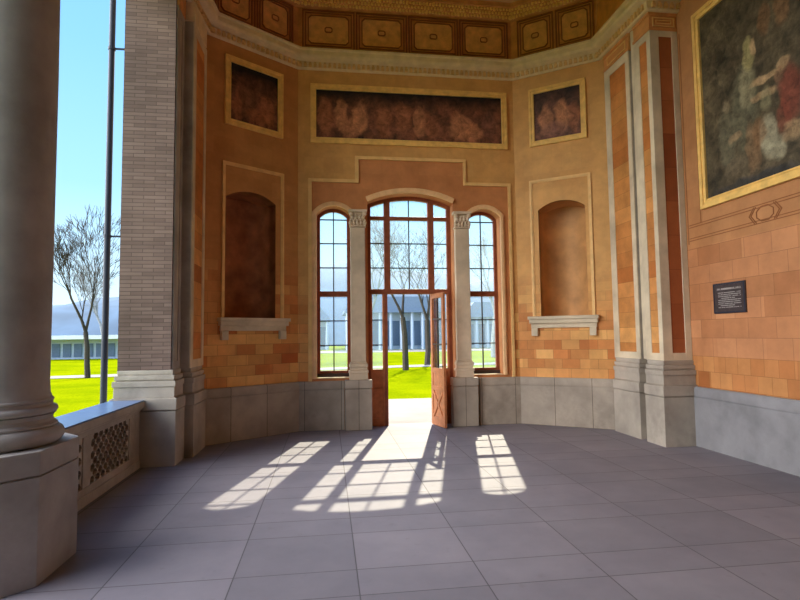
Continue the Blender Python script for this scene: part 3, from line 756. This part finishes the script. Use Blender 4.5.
mlong = painting_mat('long_mural', [(-1.50, 5.5, 0.14, 0.36, R1, .8), (-1.22, 5.55, 0.12, 0.3, R2, .7), (-0.88, 5.5, 0.16, 0.3, R2, .8), (-1.05, 5.3, 0.24, 0.2, R2, .6), (-0.45, 5.4, .15, .3, R1, .6),
    (-0.1, 5.5, .16, .3, R1, .6), (0.2, 5.45, .12, .28, R2, .6), (0.42, 5.35, .16, .2, R1, .5), (0.95, 5.4, .22, .28, R2, .7), (1.2, 5.3, .2, .2, R2, .6), (1.5, 5.45, .14, .3, (0.16, .07, .05, 1), .6)],
    GLO, GHI, 0.22, 3.2, (5.62, 5.95, DK))
framed('mural_painting', 'long dark reddish figure painting above the door', FRONT[0], 0, -1.758, 1.838, 5.005, 6.075, 0.10, mlong)
ml = painting_mat('left_mural', [(-0.6, 5.4, .14, .25, R1, .7), (-0.95, 5.45, .16, .3, (0.2, .085, .045, 1), .7), (-0.75, 5.25, .25, .15, R1, .6), (-1.15, 5.3, .1, .25, R1, .6)], GLO, GHI, 0.22, 3.6, (5.6, 5.95, DK))
framed('mural_painting', 'small dark square painting on the left angled wall', *SL, -1.365, -0.32, 4.985, 6.115, 0.095, ml)
mr_ = painting_mat('right_mural', [(0.6, 5.45, .14, .3, R2, .7), (0.9, 5.5, .16, .3, R2, .8), (0.75, 5.25, .25, .15, (0.3, .13, .09, 1), .7), (1.1, 5.4, .1, .3, R1, .6)], (0.035, 0.022, 0.02, 1), (0.26, 0.105, 0.065, 1), 0.22, 3.6, (5.7, 6.0, DK))
framed('mural_painting', 'small dark square painting on the right angled wall', *SR, 0.30, 1.30, 5.0, 6.07, 0.095, mr_)
SK = (0.46, 0.30, 0.16, 1); PALE = (0.40, 0.36, 0.24, 1); RED = (0.22, 0.055, 0.035, 1)
mbig = painting_mat('great_mural', [(1.20, 4.35, .24, .60, (0.13, .12, .075, 1), .85), (1.25, 4.62, .14, .28, (0.27, .235, .14, 1), .8), (1.27, 3.86, .09, .34, (0.26, .15, .075, 1), .6), (1.36, 3.85, .06, .30, (0.24, .14, .07, 1), .5),
    (1.30, 5.02, .095, .22, (0.36, .31, .14, 1), .85), (1.37, 5.06, .055, .10, SK, .85), (1.55, 4.60, .26, .055, SK, .85), (1.78, 4.66, .10, .06, SK, .7), (1.50, 4.42, .22, .055, SK, .8),
    (1.86, 4.28, .16, .36, RED, .8), (1.75, 4.02, .12, .22, (0.2, .05, .03, 1), .6), (1.72, 4.55, .06, .11, (0.26, .14, .08, 1), .7),
    (1.52, 3.90, .13, .26, PALE, .75), (1.64, 3.72, .14, .16, PALE, .7), (1.40, 3.98, .12, .2, (0.25, .13, .06, 1), .6), (1.86, 3.85, .16, .12, SK, .6), (1.52, 4.35, .10, .16, (0.26, .23, .13, 1), .6),
    (0.88, 4.12, .17, .42, (0.15, .135, .085, 1), .75), (0.89, 4.52, .065, .11, (0.26, .2, .12, 1), .65), (1.02, 4.05, .12, .05, SK, .45),
    (1.55, 5.30, .10, .22, (0.22, .11, .05, 1), .6), (1.80, 5.38, .12, .30, (0.26, .13, .06, 1), .6), (1.02, 3.70, .2, .14, (0.17, .13, .08, 1), .6), (1.3, 3.42, .8, .10, (0.03, .033, .04, 1), .7)],
    (0.024, 0.022, 0.015, 1), (0.17, 0.13, 0.075, 1), 0.16, 2.6)
framed('mural_painting', 'huge dark figure painting on the hall wall', *HALL, 0.365, 3.6, 3.285, 6.07, 0.12, mbig)

t = thing('wall_plaque', 'small dark lettered plaque on the orange hall wall', 'plaque', HALL[0], HALL[1])
px0, px1, pz0, pz1 = 0.498, 1.052, 1.835, 2.235
mb = MB(); mb.box(px0, px1, -0.022, 0, pz0, pz1); mb.build('plate', 'plaque', t, bevel=0.004)
mb = MB(); mb.band([(px0+.006, pz0+.006), (px1-.006, pz0+.006), (px1-.006, pz1-.006), (px0+.006, pz1-.006)], 0, 0.016, -0.028, -0.02, True); mb.build('rim', 'dark', t)
def scribble(z, a, b_, h):
    up_ = []; x = a
    while x < b_:
        w_ = random.uniform(0.006, 0.012); t_ = z+h/2 if random.random() < 0.8 else z-h*0.35
        up_ += [(x, t_), (min(b_, x+w_), t_)]; x += w_
    m_ = MB(); m_.prism([(b_, z-h/2), (a, z-h/2)]+up_, -0.0245, -0.02); m_.build('text_line', 'bulb', t)
scribble(2.155, px0+.07, px1-.06, 0.022)
for i in range(9): scribble(2.105-i*0.024, px0+.09+(0.04 if i % 4 == 3 else 0), px1-.07-(0.10 if i % 4 == 3 else 0), 0.010)

# ================================================================== OUTSIDE
GZ = -0.16
mb = MB(); n = 40
mb.add([(-140, -40, GZ), (160, -40, GZ), (160, 200, GZ), (-140, 200, GZ)], [(0, 1, 2, 3)])
tag(mb.build('lawn', 'grass', fix=False), 'bright green lawn outside the door and the colonnade', 'lawn', kind='structure')
mb = MB(); mb.box(-2.2, 3.5, 9.75, 14.6, GZ, GZ+0.03); mb.box(-0.95, 0.95, 9.70, 10.6, GZ, -0.02)
tag(mb.build('path', 'path'), 'pale sunlit paving between the door and lawn', 'path', kind='structure')
mb = MB()
for i in range(30):
    x = -70+i*5; f = lambda x: 29.5+0.12*x+1.5*math.sin(x*0.05)
    mb.add([(x, f(x)-1.0, GZ+0.02), (x+5, f(x+5)-1.0, GZ+0.02), (x+5, f(x+5)+1.0, GZ+0.02), (x, f(x)+1.0, GZ+0.02)], [(0, 1, 2, 3)])
tag(mb.build('footpath', 'path', fix=False), 'narrow pale footpath crossing the lawn', 'path', kind='structure')
mb = MB(); mb.box(-90, 110, 56, 64, GZ, GZ+0.03)
tag(mb.build('road', 'path'), 'pale gravel road in front of the far houses', 'road', kind='structure')
# hills
mb = MB(); nx = 60
rows = [(95, 0.0), (110, 0.45), (135, 0.8), (170, 1.0), (230, 0.0)]
vs = []
for yy, hf in rows:
    for i in range(nx+1):
        x = -190+i*400/nx; h = 17+5*math.sin(x*0.021+1)+3.5*math.sin(x*0.05+2)+1.2*math.sin(x*0.3)+random.uniform(-.6, .6)
        vs.append((x, yy, GZ+max(0, h*hf)))
fs = [(j*(nx+1)+i, j*(nx+1)+i+1, (j+1)*(nx+1)+i+1, (j+1)*(nx+1)+i) for j in range(len(rows)-1) for i in range(nx)]
mb.add(vs, fs); tag(mb.build('hill', 'hill', smooth=True, fix=False), 'hazy blue wooded hill behind the houses', 'hill', kind='structure')

# houses
def house(name, lab, x0, x1, y0, y1, h, bays, cols):
    t = thing(name, lab, 'building', ((x0+x1)/2, y0, GZ)); hw = (x1-x0)/2
    mb = MB(); mb.box(-hw, hw, 1.2, y1-y0, 0, h); mb.build('wall', 'white', t)
    for i in range(bays):
        mb = MB(); xc = -hw+(i+0.5)*2*hw/bays; mb.box(xc-hw/bays*0.72, xc+hw/bays*0.72, 1.14, 1.25, h*0.1, h*0.78); mb.build('window', 'far_dark', t)
    if cols:
        for i in range(bays+1):
            mb = MB(); xc = -hw+i*2*hw/bays; mb.tube((xc, 0.35, 0), (xc, 0.35, h), 0.22, 0.18, 8); mb.build('column', 'white', t)
    mb = MB(); mb.box(-hw-0.4, hw+0.4, -0.1, y1-y0+0.4, h, h+0.35)
    if cols:
        mb.prism([(-hw-0.4, h+0.35), (hw+0.4, h+0.35), (hw-1.2, h+2.0), (-hw+1.2, h+2.0)], 0.2, y1-y0)
    mb.build('roof', 'far_roof' if cols else 'roof', t)
    return t
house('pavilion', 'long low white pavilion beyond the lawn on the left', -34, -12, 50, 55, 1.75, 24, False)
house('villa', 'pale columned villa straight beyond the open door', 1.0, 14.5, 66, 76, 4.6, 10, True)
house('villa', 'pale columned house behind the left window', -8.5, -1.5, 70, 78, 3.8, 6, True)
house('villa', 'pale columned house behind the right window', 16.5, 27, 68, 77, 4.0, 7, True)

# bare trees
def tree(lab, x, y, h, r, mat, seed, spread=0.75, forks=2.2, depth=6, clear=0.26):
    rnd = random.Random(seed); t = thing('bare_tree', lab, 'tree', (x, y, GZ), group=None)
    tr = MB(); br = MB()
    def grow(p, d, L, rad, lev):
        segs = 3 if lev < 3 else 2
        for s_ in range(segs):
            d = (d+Vector((rnd.uniform(-1, 1), rnd.uniform(-1, 1), rnd.uniform(-0.2, 0.7)))*0.13).normalized()
            q = p+d*(L/segs); r2 = rad*(0.86 if lev else 0.92)
            (tr if lev == 0 else br).tube(p-d*0.01, q, rad, r2, 7 if lev < 2 else (4 if lev < 4 else 3)); p, rad = q, r2
            if 0 < lev < depth-1 and s_ < segs-1 and rnd.random() < 0.8: kid(p, d, L*0.62, rad*0.55, lev+1)
        if lev < depth:
            for _ in range(int(forks+rnd.random())): kid(p, d, L*rnd.uniform(0.62, 0.82), rad*rnd.uniform(0.55, 0.72), lev+1)
    def kid(p, d, L, rad, lev):
        if lev > depth: return
        a = rnd.uniform(0, 2*math.pi); u = d.orthogonal().normalized(); v = d.cross(u)
        nd = (d+(u*math.cos(a)+v*math.sin(a))*rnd.uniform(0.35, 1.0)*spread+Vector((0, 0, 0.16))).normalized()
        grow(p, nd, L, max(rad, 0.009), lev)
    # low side boughs on the trunk
    grow(Vector((0, 0, -0.05)), Vector((0, 0, 1)), h*clear, r, 0)
    tr.build('trunk', mat, t, smooth=True, fix=False); br.build('branches', mat, t, fix=False)
    return t
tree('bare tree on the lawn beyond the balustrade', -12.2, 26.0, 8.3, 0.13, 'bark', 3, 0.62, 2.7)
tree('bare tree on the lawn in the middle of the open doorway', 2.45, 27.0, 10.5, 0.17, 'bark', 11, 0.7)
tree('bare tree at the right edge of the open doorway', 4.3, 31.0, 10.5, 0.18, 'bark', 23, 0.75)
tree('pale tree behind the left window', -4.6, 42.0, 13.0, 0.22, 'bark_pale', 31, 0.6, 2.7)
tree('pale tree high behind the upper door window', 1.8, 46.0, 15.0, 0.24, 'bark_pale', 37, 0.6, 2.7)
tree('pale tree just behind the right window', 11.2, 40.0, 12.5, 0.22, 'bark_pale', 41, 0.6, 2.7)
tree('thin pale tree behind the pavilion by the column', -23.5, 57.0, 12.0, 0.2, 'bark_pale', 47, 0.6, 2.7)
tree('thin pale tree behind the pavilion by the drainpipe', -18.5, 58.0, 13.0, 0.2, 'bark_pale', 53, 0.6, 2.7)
